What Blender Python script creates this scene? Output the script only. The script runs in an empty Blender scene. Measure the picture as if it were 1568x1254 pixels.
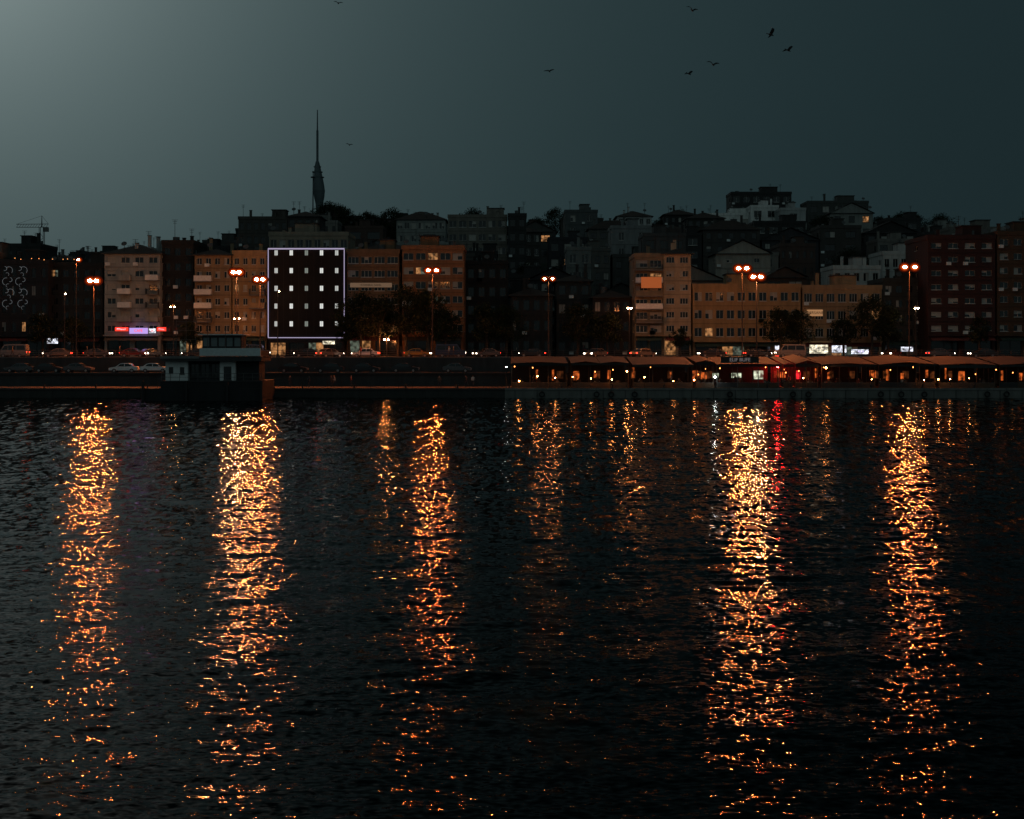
import bpy, math, random
import numpy as np
from mathutils import Vector, Matrix
R = random.Random(7)
NR = np.random.RandomState(5)
scn = bpy.context.scene
scn.view_settings.view_transform = 'Standard'
scn.view_settings.look = 'None'
scn.view_settings.exposure = 0

# ---------------------------------------------------------------- image coordinate helpers
EYE = 6.8            # eye height above the water (m)
F = 2178.0           # photo focal length in image pixels
def X(u, D): return (u - 784.0) * D / F       # image pixel column + chosen depth -> metres east
def Z(v, D): return EYE - (v - 535.0) * D / F  # image pixel row + chosen depth -> metres up

QZ, PZ, SZ = 1.3, 3.25, 5.6     # quay, car-park terrace and street levels

# ---------------------------------------------------------------- materials
def nodes_of(m):
    m.use_nodes = True
    nt = m.node_tree
    return nt, nt.nodes, nt.links, nt.nodes['Principled BSDF']
MC = {}
def wall_mat(col, name='render_wall', rough=0.85, var=0.35):
    key = (name, tuple(round(c, 3) for c in col))
    if key in MC: return MC[key]
    m = bpy.data.materials.new(name); nt, N, L, b = nodes_of(m)
    tc = N.new('ShaderNodeTexCoord')
    mp = N.new('ShaderNodeMapping'); mp.inputs['Scale'].default_value = (1.0, 1.0, 0.25)
    L.new(tc.outputs['Object'], mp.inputs[0])
    n1 = N.new('ShaderNodeTexNoise'); n1.inputs['Scale'].default_value = 0.9; n1.inputs['Detail'].default_value = 6
    n1.inputs['Roughness'].default_value = 0.65
    L.new(mp.outputs[0], n1.inputs['Vector'])
    r = N.new('ShaderNodeValToRGB')
    r.color_ramp.elements[0].position = 0.3; r.color_ramp.elements[1].position = 0.7
    r.color_ramp.elements[0].color = (col[0]*(1-var), col[1]*(1-var), col[2]*(1-var), 1)
    r.color_ramp.elements[1].color = (min(1, col[0]*(1+var*.5)), min(1, col[1]*(1+var*.5)), min(1, col[2]*(1+var*.5)), 1)
    L.new(n1.outputs['Fac'], r.inputs[0]); L.new(r.outputs[0], b.inputs['Base Color'])
    b.inputs['Roughness'].default_value = rough
    bp = N.new('ShaderNodeBump'); bp.inputs['Strength'].default_value = 0.3; bp.inputs['Distance'].default_value = 0.05
    n2 = N.new('ShaderNodeTexNoise'); n2.inputs['Scale'].default_value = 4; n2.inputs['Detail'].default_value = 4
    L.new(tc.outputs['Object'], n2.inputs['Vector']); L.new(n2.outputs['Fac'], bp.inputs['Height']); L.new(bp.outputs[0], b.inputs['Normal'])
    MC[key] = m
    return m
def plain(name, col, rough=0.6, metal=0.0):
    if name in MC: return MC[name]
    m = bpy.data.materials.new(name); nt, N, L, b = nodes_of(m)
    n1 = N.new('ShaderNodeTexNoise'); n1.inputs['Scale'].default_value = 3; n1.inputs['Detail'].default_value = 4
    tc = N.new('ShaderNodeTexCoord'); L.new(tc.outputs['Object'], n1.inputs['Vector'])
    mx = N.new('ShaderNodeMix'); mx.data_type = 'RGBA'
    mx.inputs['A'].default_value = (col[0]*.75, col[1]*.75, col[2]*.75, 1)
    mx.inputs['B'].default_value = (min(1,col[0]*1.2), min(1,col[1]*1.2), min(1,col[2]*1.2), 1)
    L.new(n1.outputs['Fac'], mx.inputs['Factor']); L.new(mx.outputs['Result'], b.inputs['Base Color'])
    b.inputs['Roughness'].default_value = rough; b.inputs['Metallic'].default_value = metal
    MC[name] = m
    return m
def emis(name, col, s, base=(0.05,0.05,0.05), vary=False, spec=.5):
    if name in MC: return MC[name]
    m = bpy.data.materials.new(name); nt, N, L, b = nodes_of(m)
    b.inputs['Base Color'].default_value = (*base, 1)
    b.inputs['Specular IOR Level'].default_value = spec
    b.inputs['Emission Color'].default_value = (*col, 1)
    b.inputs['Emission Strength'].default_value = s
    if vary:
        tc = N.new('ShaderNodeTexCoord'); n1 = N.new('ShaderNodeTexNoise')
        n1.inputs['Scale'].default_value = 1.6; n1.inputs['Detail'].default_value = 3
        L.new(tc.outputs['Object'], n1.inputs['Vector'])
        mr = N.new('ShaderNodeMapRange'); mr.inputs['From Min'].default_value = 0.38; mr.inputs['From Max'].default_value = 0.65
        mr.inputs['To Min'].default_value = s*0.1; mr.inputs['To Max'].default_value = s*1.5
        L.new(n1.outputs['Fac'], mr.inputs['Value']); L.new(mr.outputs[0], b.inputs['Emission Strength'])
    MC[name] = m
    return m

GLASS = plain('window_glass', (0.012, 0.016, 0.018), 0.12)
CURT = plain('curtained_window', (0.42, 0.40, 0.36), 0.5)
LITW = emis('lit_window_warm', (1, 0.45, 0.16), 0.35, vary=True)
LITC = emis('lit_window_cool', (0.8, 1.0, 0.75), 0.10, vary=True)
FRAME = plain('window_frame', (0.50, 0.49, 0.45), 0.5)
FRAMED = plain('window_frame_dark', (0.06, 0.05, 0.045), 0.5)
TILE = wall_mat((0.06, 0.036, 0.028), 'roof_tiles')
FLAT = wall_mat((0.05, 0.05, 0.05), 'roof_felt')
CONC = wall_mat((0.2, 0.195, 0.185), 'concrete')
CONCD = wall_mat((0.05, 0.05, 0.05), 'concrete_dark')
METAL = plain('galvanised_steel', (0.12, 0.12, 0.12), 0.6, 0.4)
DARKM = plain('dark_metal', (0.025, 0.025, 0.027), 0.6, 0.2)
WHITEP = plain('white_paint', (0.78, 0.8, 0.78), 0.5)
ASPH = wall_mat((0.05, 0.05, 0.052), 'asphalt')
PAVE = wall_mat((0.12, 0.115, 0.11), 'paving')
EARTH = wall_mat((0.03, 0.036, 0.026), 'hill_ground')

# ---------------------------------------------------------------- mesh builder
class MB:
    def __init__(s): s.v = []; s.f = []; s.m = []; s.mats = []
    def mi(s, mat):
        if mat not in s.mats: s.mats.append(mat)
        return s.mats.index(mat)
    def face(s, pts, mat):
        i = len(s.v); s.v += [tuple(p) for p in pts]
        s.f.append(tuple(range(i, i+len(pts)))); s.m.append(s.mi(mat))
    def box(s, a, b, mat):
        x0,y0,z0 = a; x1,y1,z1 = b
        i = len(s.v)
        s.v += [(x0,y0,z0),(x1,y0,z0),(x1,y1,z0),(x0,y1,z0),(x0,y0,z1),(x1,y0,z1),(x1,y1,z1),(x0,y1,z1)]
        for q in ((0,3,2,1),(4,5,6,7),(0,1,5,4),(1,2,6,5),(2,3,7,6),(3,0,4,7)):
            s.f.append(tuple(i+k for k in q)); s.m.append(s.mi(mat))
    def obox(s, O, U, Nn, u0,u1,n0,n1,z0,z1, mat):
        i = len(s.v)
        for (u,n,z) in ((u0,n0,z0),(u1,n0,z0),(u1,n1,z0),(u0,n1,z0),(u0,n0,z1),(u1,n0,z1),(u1,n1,z1),(u0,n1,z1)):
            s.v.append((O[0]+U[0]*u+Nn[0]*n, O[1]+U[1]*u+Nn[1]*n, z))
        for q in ((0,3,2,1),(4,5,6,7),(0,1,5,4),(1,2,6,5),(2,3,7,6),(3,0,4,7)):
            s.f.append(tuple(i+k for k in q)); s.m.append(s.mi(mat))
    def tube(s, p, q, r0, r1, mat, n=8, cap=True):
        p = Vector(p); q = Vector(q); d = (q-p).normalized()
        a = d.orthogonal().normalized(); b = d.cross(a)
        i = len(s.v)
        for (c, r) in ((p, r0), (q, r1)):
            for k in range(n):
                t = 2*math.pi*k/n
                s.v.append(tuple(c + a*(r*math.cos(t)) + b*(r*math.sin(t))))
        mi = s.mi(mat)
        for k in range(n):
            s.f.append((i+k, i+(k+1)%n, i+n+(k+1)%n, i+n+k)); s.m.append(mi)
        if cap:
            s.f.append(tuple(i+k for k in range(n))[::-1]); s.m.append(mi)
            s.f.append(tuple(i+n+k for k in range(n))); s.m.append(mi)
    def ball(s, c, rx, ry, rz, mat, nu=12, nv=8):
        i = len(s.v); mi = s.mi(mat)
        for a in range(nv+1):
            th = math.pi*a/nv
            for k in range(nu):
                ph = 2*math.pi*k/nu
                s.v.append((c[0]+rx*math.sin(th)*math.cos(ph), c[1]+ry*math.sin(th)*math.sin(ph), c[2]+rz*math.cos(th)))
        for a in range(nv):
            for k in range(nu):
                s.f.append((i+a*nu+k, i+a*nu+(k+1)%nu, i+(a+1)*nu+(k+1)%nu, i+(a+1)*nu+k)); s.m.append(mi)
    def disc(s, c, rx, rz, mat, n=20, th=.04):   # upright elliptical plate facing the water
        i = len(s.v); mi = s.mi(mat)
        for dy in (0, th):
            for k in range(n):
                t = 2*math.pi*k/n; s.v.append((c[0]+rx*math.cos(t), c[1]+dy, c[2]+rz*math.sin(t)))
        s.f.append(tuple(i+k for k in range(n))); s.m.append(mi)
        s.f.append(tuple(i+n+k for k in range(n))[::-1]); s.m.append(s.mi(DARKM))
        for k in range(n): s.f.append((i+k,i+(k+1)%n,i+n+(k+1)%n,i+n+k)); s.m.append(s.mi(DARKM))
    def mesh(s, name, org=(0,0,0)):
        me = bpy.data.meshes.new(name)
        v = np.array(s.v, dtype=np.float64) - np.array(org)
        me.from_pydata(v.tolist(), [], s.f)
        for m in s.mats: me.materials.append(m)
        me.polygons.foreach_set('material_index', s.m)
        me.update()
        return me
    def done(s, name, parent=None, org=(0,0,0), smooth=False):
        if not s.v: return None
        me = s.mesh(name, org)
        if smooth: me.polygons.foreach_set('use_smooth', [True]*len(me.polygons))
        return link(name, me, parent, org if parent is None else (0,0,0))
def link(name, me, parent=None, loc=(0,0,0)):
    ob = bpy.data.objects.new(name, me); scn.collection.objects.link(ob)
    ob.location = loc
    if parent: ob.parent = parent
    return ob
def group(name, loc=(0,0,0), rz=0):
    e = bpy.data.objects.new(name, None); scn.collection.objects.link(e)
    e.location = loc; e.rotation_euler = (0,0,rz); e.empty_display_size = 0.5
    return e

# ---------------------------------------------------------------- buildings
def facade(W, G, O, U, Nn, w, z0, z1, floors, bays, wall, wf, hf, frame, lit, curt, depth=0.22, mull=1, skip=None, pane=None, sill=0.32):
    """wall W / windows G builders; U along wall, Nn outward"""
    fh = (z1-z0)/floors; bw = w/bays
    def P(u, z, n=0): return (O[0]+U[0]*u+Nn[0]*n, O[1]+U[1]*u+Nn[1]*n, z)
    for f in range(floors):
        a = z0+f*fh; b = a+fh
        for k in range(bays):
            u0 = k*bw; u1 = u0+bw
            if skip and skip(f, k):
                W.face([P(u0,a),P(u1,a),P(u1,b),P(u0,b)], wall); continue
            ww = bw*wf; wh = fh*hf
            c0 = u0+(bw-ww)/2; c1 = c0+ww
            d0 = a+fh*sill*(1-hf)/0.6*1.0; d0 = min(d0, b-wh-0.12); d1 = d0+wh
            W.face([P(u0,a),P(u1,a),P(u1,d0),P(u0,d0)], wall)
            W.face([P(u0,d1),P(u1,d1),P(u1,b),P(u0,b)], wall)
            W.face([P(u0,d0),P(c0,d0),P(c0,d1),P(u0,d1)], wall)
            W.face([P(c1,d0),P(u1,d0),P(u1,d1),P(c1,d1)], wall)
            W.face([P(c0,d0),P(c1,d0),P(c1,d0,-depth),P(c0,d0,-depth)], wall)
            W.face([P(c0,d1),P(c1,d1),P(c1,d1,-depth),P(c0,d1,-depth)], wall)
            W.face([P(c0,d0),P(c0,d1),P(c0,d1,-depth),P(c0,d0,-depth)], wall)
            W.face([P(c1,d0),P(c1,d1),P(c1,d1,-depth),P(c1,d0,-depth)], wall)
            nm = mull+1
            base = R.random()
            for j in range(nm):
                x0 = c0+(c1-c0)*j/nm; x1 = c0+(c1-c0)*(j+1)/nm
                r = R.random()
                if pane: mt = pane if not isinstance(pane, (list,tuple)) else pane[k % len(pane)]
                elif base < lit: mt = LITW if R.random() < .75 else LITC
                elif base < lit+curt and r < .75: mt = CURT
                else: mt = GLASS
                if mt is CURT and R.random() < .5 :
                    zm = d0+(d1-d0)*R.uniform(.2,.7)
                    G.face([P(x0,d0,-depth),P(x1,d0,-depth),P(x1,zm,-depth),P(x0,zm,-depth)], GLASS)
                    G.face([P(x0,zm,-depth),P(x1,zm,-depth),P(x1,d1,-depth),P(x0,d1,-depth)], CURT)
                else:
                    G.face([P(x0,d0,-depth),P(x1,d0,-depth),P(x1,d1,-depth),P(x0,d1,-depth)], mt)
            fr = 0.07
            if frame:
                G.obox(O,U,Nn,c0,c1,-depth+.01,-depth+.06,d1-fr,d1,frame)
                G.obox(O,U,Nn,c0,c1,-depth+.01,-depth+.06,d0,d0+fr,frame)
                for j in range(nm+1):
                    xx = c0+(c1-c0)*j/nm
                    G.obox(O,U,Nn,max(c0,xx-fr/2),min(c1,xx+fr/2),-depth+.012,-depth+.065,d0+fr,d1-fr,frame)
                G.obox(O,U,Nn,c0-.06,c1+.06,0.002,.12,d0-.09,d0,frame if R.random()<.5 else wall)

def building(name, u0, u1, D, vt, zb, col=(0.3,0.28,0.25), floors=4, bays=4, wf=.55, hf=.5, depth=11, roof='flat',
             lit=.04, curt=.3, balc=(), shop=False, frame=FRAME, mull=1, world=False, slab=True, clutter=True, wallname='render_wall', sides=True):
    if world: x0, x1, zt = u0, u1, vt
    else: x0, x1, zt = X(u0,D), X(u1,D), Z(vt,D)
    org = ((x0+x1)/2, D, zb)
    e = group(name, org)
    wall = wall_mat(col, wallname)
    W = MB(); G = MB(); T = MB(); Rf = MB()
    w = x1-x0; y1 = D+depth
    zf = zb
    if shop:
        zs = zb+min(3.6, (zt-zb)*.22)
        facade(W, G, (x0,D),(1,0),(0,-1), w, zb, zs, 1, max(2,int(w/4)), wall, .82, .72, DARKM, .2, .05, .5, 1, sill=.1)
        W.box((x0-.02,D-.9,zs-.12),(x1+.02,D-.004,zs+.1), wall)
        ac = [wall_mat((.18,.04,.03),'awning_red'), wall_mat((.04,.07,.055),'awning_green'), wall_mat((.13,.11,.08),'awning_cream')][R.randrange(3)]
        T.face([(x0+.3,D-.02,zs-.2),(x1-.3,D-.02,zs-.2),(x1-.3,D-1.8,zs-.9),(x0+.3,D-1.8,zs-.9)], ac)
        zf = zs
    facade(W, G, (x0,D),(1,0),(0,-1), w, zf, zt, floors, bays, wall, wf, hf, frame, lit, curt, mull=mull)
    nb = max(2, int(depth/4))
    if sides:
        facade(W, G, (x0,y1),(0,-1),(-1,0), depth, zf, zt, floors, nb, wall, .32, hf*.85, frame, lit, curt, mull=0, skip=lambda f,k:(k%2==0))
        facade(W, G, (x1,D),(0,1),(1,0), depth, zf, zt, floors, nb, wall, .32, hf*.85, frame, lit, curt, mull=0, skip=lambda f,k:(k%2==1))
        if zf > zb:
            W.face([(x0,y1,zb),(x0,D,zb),(x0,D,zf),(x0,y1,zf)], wall); W.face([(x1,D,zb),(x1,y1,zb),(x1,y1,zf),(x1,D,zf)], wall)
    else:
        W.face([(x0,y1,zb),(x0,D,zb),(x0,D,zt),(x0,y1,zt)], wall); W.face([(x1,D,zb),(x1,y1,zb),(x1,y1,zt),(x1,D,zt)], wall)
    W.face([(x1,y1,zb),(x0,y1,zb),(x0,y1,zt),(x1,y1,zt)], wall)
    fh = (zt-zf)/floors
    if slab:
        for f in range(floors):
            z = zf+f*fh
            T.box((x0-.05,D-.07,z-.09),(x1+.05,D-.003,z+.09), wall_mat(tuple(c*.7 for c in col), wallname))
    for (f, k0, k1) in balc:
        bw = w/bays; z = zf+f*fh
        a = x0+k0*bw+.1; b = x0+k1*bw-.1
        T.box((a,D-1.25,z-.1),(b,D-.075,z+.08), CONC)
        rm = [WHITEP, METAL, wall][R.randrange(3)]
        if rm is METAL:
            T.box((a,D-1.25,z+1.0),(b,D-1.2,z+1.06), METAL)
            n = int((b-a)/.18)
            for i in range(n+1):
                xx = a+(b-a-.03)*i/n
                T.box((xx,D-1.24,z+.08),(xx+.03,D-1.21,z+1.0), METAL)
        else:
            T.box((a,D-1.25,z+.08),(b,D-1.17,z+1.0), rm)
        T.box((a,D-1.165,z+.083),(a+.06,D-.08,z+.98), rm); T.box((b-.06,D-1.165,z+.083),(b,D-.08,z+.98), rm)
    if roof == 'flat':
        Rf.box((x0+.2,D+.2,zt-.25),(x1-.2,y1-.2,zt+.02), FLAT)
        for (a,b) in (((x0-.12,D-.12,zt),(x1+.12,D+.2,zt+.75)),((x0-.12,y1-.2,zt),(x1+.12,y1+.12,zt+.75)),
                      ((x0-.12,D+.2,zt),(x0+.2,y1-.2,zt+.75)),((x1-.2,D+.2,zt),(x1+.12,y1-.2,zt+.75))):
            Rf.box(a,b,wall)
        if w > 6:
            cx = x0+w*R.uniform(.25,.7)
            Rf.box((cx,D+3,zt+.021),(cx+w*.28,D+7,zt+2.5), wall); Rf.box((cx-.2,D+2.8,zt+2.5),(cx+w*.28+.2,D+7.2,zt+2.68), FLAT)
    else:
        rh = min(2.6, w*.2, depth*.3) if roof == 'hip' else min(3, w*.25)
        o = .5; a,b,c,d = (x0-o,D-o,zt),(x1+o,D-o,zt),(x1+o,y1+o,zt),(x0-o,y1+o,zt)
        if roof == 'hip':
            if w > depth:
                r0 = (x0+depth/2, (D+y1)/2, zt+rh); r1 = (x1-depth/2+.01, (D+y1)/2, zt+rh)
                Rf.face([a,b,r1,r0],TILE); Rf.face([b,c,r1],TILE); Rf.face([c,d,r0,r1],TILE); Rf.face([d,a,r0],TILE)
            else:
                r0 = ((x0+x1)/2, D+w/2, zt+rh); r1 = ((x0+x1)/2, y1-w/2+.01, zt+rh)
                Rf.face([a,b,r0],TILE); Rf.face([b,c,r1,r0],TILE); Rf.face([c,d,r1],TILE); Rf.face([d,a,r0,r1],TILE)
        else:
            r0 = ((x0+x1)/2, D-o, zt+rh); r1 = ((x0+x1)/2, y1+o, zt+rh)
            Rf.face([b,c,r1,r0],TILE); Rf.face([d,a,r0,r1],TILE); Rf.face([(x0,D,zt),(x1,D,zt),((x0+x1)/2,D,zt+rh*.93)],wall)
        Rf.box((x0-o,D-o,zt-.14),(x1+o,y1+o,zt-.003), CONCD)
    if clutter:
        zr = zt + (0.02 if roof=='flat' else .3)
        for i in range(R.randint(1,3)):      # chimneys
            cx = R.uniform(x0+.8,x1-.8); cy = D+R.uniform(2,depth-2); h = R.uniform(1.6,3.2)
            Rf.box((cx,cy,zr),(cx+.55,cy+.5,zr+h), wall); Rf.box((cx-.08,cy-.08,zr+h),(cx+.63,cy+.58,zr+h+.12), CONCD)
        for i in range(R.randint(1,3)):      # aerials
            cx = R.uniform(x0+.5,x1-.5); cy = D+R.uniform(1,depth-2); h = R.uniform(2.2,4.6)
            Rf.tube((cx,cy,zr),(cx,cy,zr+h),.05,.04,DARKM,5)
            for j in range(3):
                Rf.box((cx-.5+.1*j,cy-.02,zr+h-.3*j-.05),(cx+.5-.1*j,cy+.02,zr+h-.3*j), DARKM)
        if R.random() < .6:                  # satellite dish
            cx = R.uniform(x0+.5,x1-.5)
            Rf.tube((cx,D+.6,zr),(cx,D+.6,zr+1.3),.04,.04,DARKM,5)
            Rf.tube((cx,D+.45,zr+1.3),(cx,D+.3,zr+1.42),.12,.5,METAL,12)
        if R.random() < .4:
            cx = R.uniform(x0+1,x1-1); cy = D+R.uniform(3,depth-2)
            Rf.tube((cx,cy,zr+.4),(cx,cy,zr+1.7),.6,.6,METAL,12)
            Rf.box((cx-.5,cy-.5,zr),(cx+.5,cy+.5,zr+.4), DARKM)
        for i in range(R.randint(1,4)):      # AC units
            f = R.randrange(floors); k = R.randrange(bays); bw = w/bays
            cx = x0+k*bw-.1 + .3; z = zf+f*fh+.25
            T.box((cx,D-.42,z),(cx+.8,D-.075,z+.55), WHITEP)
    W.done('walls', e, org); G.done('windows', e, org); T.done('trim', e, org); Rf.done('roof', e, org)
    return e

FY = 245
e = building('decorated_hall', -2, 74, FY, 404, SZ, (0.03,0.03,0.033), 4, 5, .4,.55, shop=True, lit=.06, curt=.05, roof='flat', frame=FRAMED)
LED = emis('led_strip_white', (0.85,0.95,1.0), .15)
T = MB()
def arc(cx, cz, r, a0, a1, y, mat, rad=.07, B=T, n=14):
    pts = [(cx+r*math.cos(a0+(a1-a0)*i/n), y, cz+r*math.sin(a0+(a1-a0)*i/n)) for i in range(n+1)]
    for p,q in zip(pts,pts[1:]): B.tube(p,q,rad,rad,mat,5)
for ux in (12, 34):
    for i in range(4):
        cx = X(ux+R.uniform(-2,2),FY); cz = Z(414+i*17,FY); sg = 1 if i%2 else -1
        arc(cx-.3*sg,cz,.62,0.3+sg,3.4+sg,FY-.2,LED,.025); arc(cx+.4*sg,cz+.3,.34,-2,1.6,FY-.2,LED,.025); arc(cx,cz-.7,.3,sg,sg+3.4,FY-.2,LED,.02)
T.done('led_decoration', e, tuple(e.location))
T = MB(); BUL = emis('bulb_orange', (1,0.36,0.10), 1.6)
for i in range(9): T.ball((X(24+i*11.7+R.uniform(-4,4),FY), FY-.35, Z(405+R.uniform(-2,2),FY)+1.0), .08,.08,.08, BUL, 6, 4)
T.tube((X(20,FY),FY-.35,Z(404,FY)+1.2),(X(132,FY),FY-.35,Z(404,FY)+1.2),.03,.03,DARKM,4)
T.done('roof_lights', e, tuple(e.location))
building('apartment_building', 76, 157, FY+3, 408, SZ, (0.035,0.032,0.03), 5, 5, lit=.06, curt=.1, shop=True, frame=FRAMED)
building('apartment_building', 160, 245, FY, 388, SZ, (0.36,0.37,0.35), 6, 4, .6,.45, balc=[(1,1,2),(2,1,2),(3,1,2),(4,1,2),(1,3,4),(2,3,4),(3,3,4),(4,3,4)], shop=True, curt=.4, roof='hip', depth=13)
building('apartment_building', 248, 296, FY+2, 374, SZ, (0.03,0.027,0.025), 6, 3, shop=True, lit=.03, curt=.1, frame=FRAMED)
building('apartment_building', 298, 354, FY, 390, SZ, (0.30,0.21,0.12), 6, 4, .55,.5, balc=[(1,0,2),(2,0,2),(3,0,2),(4,0,2)], shop=True, roof='hip')
building('apartment_building', 356, 408, FY, 390, SZ, (0.40,0.26,0.13), 6, 4, .5,.5, shop=True, balc=[(2,2,4),(3,2,4),(4,2,4)])
def hotel():
    D = 243.5
    x0,x1 = X(411,D),X(527,D); zt = Z(381,D); zl = Z(517,D); org=((x0+x1)/2,D,SZ)
    e = group('hotel_building', org)
    W=MB();G=MB();T=MB()
    clad = wall_mat((0.007,0.007,0.010),'black_cladding',.9,.2)
    wl = emis('hotel_window_glow',(0.92,0.95,0.9),.5); wd = emis('hotel_window_dim',(0.8,0.9,0.8),.22); we = emis('hotel_window_bright',(0.95,.97,.92),.75)
    facade(W,G,(x0,D),(1,0),(0,-1),x1-x0,SZ,zl,1,4,clad,.8,.7,DARKM,.5,0,.4,1,sill=.1)
    bw=(x1-x0)/5; n=5; fh=(zt-zl)/n
    facade(W,G,(x0,D),(1,0),(0,-1),x1-x0,zl,zt,n,5,clad,.24,.33,DARKM,0,0,.15,0,pane=[wl,we,wd,we,wl],sill=.55)
    W.face([(x0,D+12,SZ),(x0,D,SZ),(x0,D,zt),(x0,D+12,zt)],clad); W.face([(x1,D,SZ),(x1,D+12,SZ),(x1,D+12,zt),(x1,D,zt)],clad)
    W.face([(x0,D+12,SZ),(x1,D+12,SZ),(x1,D+12,zt),(x0,D+12,zt)],clad); W.face([(x0,D,zt),(x1,D,zt),(x1,D+12,zt),(x0,D+12,zt)],FLAT)
    for i in range(1,10): T.box((x0+i*bw/2-.015,D-.02,zl),(x0+i*bw/2+.015,D-.004,zt),DARKM)
    pl = emis('led_outline',(0.72,0.62,0.92),.52)
    for (a,b) in (((x0-.05,D-.2,zt-.1),(x1+.05,D-.03,zt+.12)),((x0-.05,D-.2,zl-.07),(x1+.05,D-.03,zl+.07)),
                  ((x0-.08,D-.2,zl+.07),(x0+.04,D-.03,zt-.1)),((x1-.04,D-.2,zl+.07),(x1+.08,D-.03,zt-.1))):
        T.box(a,b,pl)
    W.done('walls',e,org);G.done('windows',e,org);T.done('led_outline',e,org)
hotel()
building('apartment_building', 412, 533, 260, 361, SZ+1, (0.33,0.27,0.20), 7, 9, .7,.5, roof='flat', curt=.5, depth=12)
building('apartment_building', 531, 611, FY, 388, SZ, (0.22,0.13,0.07), 6, 4, .82,.5, shop=True, mull=2, lit=.04, curt=.3)
building('apartment_building', 616, 710, FY, 382, SZ, (0.32,0.15,0.07), 6, 5, .8,.5, shop=True, mull=1, lit=.05, curt=.35, balc=[(1,0,1),(2,0,1),(3,0,1)])
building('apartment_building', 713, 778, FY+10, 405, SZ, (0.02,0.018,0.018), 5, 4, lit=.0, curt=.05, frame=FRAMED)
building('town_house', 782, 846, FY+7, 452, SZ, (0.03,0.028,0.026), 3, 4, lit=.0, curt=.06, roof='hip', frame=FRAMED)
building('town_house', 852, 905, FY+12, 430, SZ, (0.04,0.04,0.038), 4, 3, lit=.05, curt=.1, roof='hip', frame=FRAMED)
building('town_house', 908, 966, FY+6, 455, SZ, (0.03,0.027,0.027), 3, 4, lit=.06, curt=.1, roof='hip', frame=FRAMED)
building('apartment_building', 972, 1015, FY, 394, SZ, (0.26,0.20,0.13), 6, 2, .8,.55, balc=[(1,0,2),(2,0,2),(3,0,2),(4,0,2),(5,0,2)], shop=True, roof='flat', lit=.12, curt=.3, mull=2)
building('apartment_building', 1016, 1058, FY, 388, SZ, (0.48,0.36,0.24), 6, 2, .58,.45, shop=True, roof='hip', mull=2, lit=.02, curt=.35)
building('apartment_building', 1061, 1226, FY, 441, SZ, (0.40,0.25,0.12), 3, 10, .68,.5, shop=True, mull=1, lit=.03, curt=.3, depth=12)
building('apartment_building', 1229, 1350, FY, 443, SZ, (0.36,0.24,0.13), 3, 7, .7,.5, shop=True, mull=2, lit=.02, curt=.35)
building('apartment_building', 1353, 1417, FY+6, 432, SZ, (0.06,0.05,0.04), 4, 4, .6,.5, shop=True, lit=.04, curt=.2, frame=FRAMED)
building('apartment_building', 1421, 1524, FY, 366, SZ, (0.06,0.02,0.016), 7, 4, .6,.4, shop=True, mull=1, lit=.0, curt=.75, depth=14)
building('apartment_building', 1527, 1612, FY, 360, SZ, (0.10,0.055,0.03), 7, 4, .6,.45, shop=True, lit=.03, curt=.4)
building('apartment_building', 1615, 1710, FY, 385, SZ, (0.25,0.22,0.18), 6, 5, .6,.45, shop=True)
building('apartment_building', -110, -5, FY, 392, SZ, (0.15,0.14,0.12), 6, 5, .6,.45, shop=True)

# ---------------------------------------------------------------- terrain
SKY_U = [-400,0,160,300,370,500,700,1000,1080,1300,1400,1568,2000]
SKY_V = [402,392,388,388,350,343,348,343,328,328,346,362,370]
def zr(x):
    u = 784+x*F/430
    return Z(np.interp(u, SKY_U, SKY_V), 430) - 9
TX, TY = X(486,3800), 3800
def terrain(x, y):
    if y <= 262: return SZ
    t = min(1,(y-262)/168.0)
    z = SZ+(zr(x)-SZ)*(t**.85)
    if y > 430: z = z*max(.35, 1-(y-430)/900.0)
    z += 268*math.exp(-((x-TX)**2+(y-TY)**2)/(2*600**2)) if y > 600 else 0
    return z
xs = np.unique(np.concatenate([np.linspace(-6000,-300,24),np.linspace(-300,300,90),np.linspace(300,6000,24)]))
ys = np.unique(np.concatenate([[243.2,262],np.linspace(262,480,50),np.linspace(480,1200,12),np.linspace(1200,9000,30)]))
v=[];f=[]
for y in ys:
    for x in xs: v.append((x,y,terrain(x,y)-.02 + (R.uniform(-.5,.5) if y>265 else 0)))
nx=len(xs)
for j in range(len(ys)-1):
    for i in range(nx-1): f.append((j*nx+i,j*nx+i+1,(j+1)*nx+i+1,(j+1)*nx+i))
me=bpy.data.meshes.new('hill_terrain'); me.from_pydata(v,[],f); me.materials.append(EARTH)
link('hill_terrain', me)

placed=[]
def hb(name,u0,u1,D,vt,col,fl,by,roof='flat',**k):
    zt=Z(vt,D); x=(X(u0,D)+X(u1,D))/2
    zb=min(terrain(x,D)-3, zt-fl*2.9)
    placed.append((X(u0,D),X(u1,D),D))
    fl2=max(fl,int((zt-zb)/3.1))
    building(name,u0,u1,D,vt,zb,col,fl2,by,roof=roof,**k)
DK=(0.035,0.037,0.037)
hb('hill_house',365,440,338,336,(0.08,0.07,0.06),4,7,curt=.15,lit=0,frame=FRAMED)
hb('hill_house',441,489,338,331,(0.07,0.06,0.055),4,4,curt=.15,lit=0,roof='hip',frame=FRAMED)
hb('hill_house',607,682,380,336,(0.30,0.31,0.29),4,7,roof='hip',curt=.7,lit=0,wf=.7)
hb('hill_house',686,776,350,333,(0.2,0.18,0.15),4,6,roof='flat',curt=.5,lit=.0,wf=.75)
hb('hill_house',778,806,345,331,DK,4,2,curt=.1,lit=0,frame=FRAMED)
hb('hill_house',865,915,400,325,(0.10,0.11,0.11),4,2,curt=.05,lit=0,wf=.3)
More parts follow.
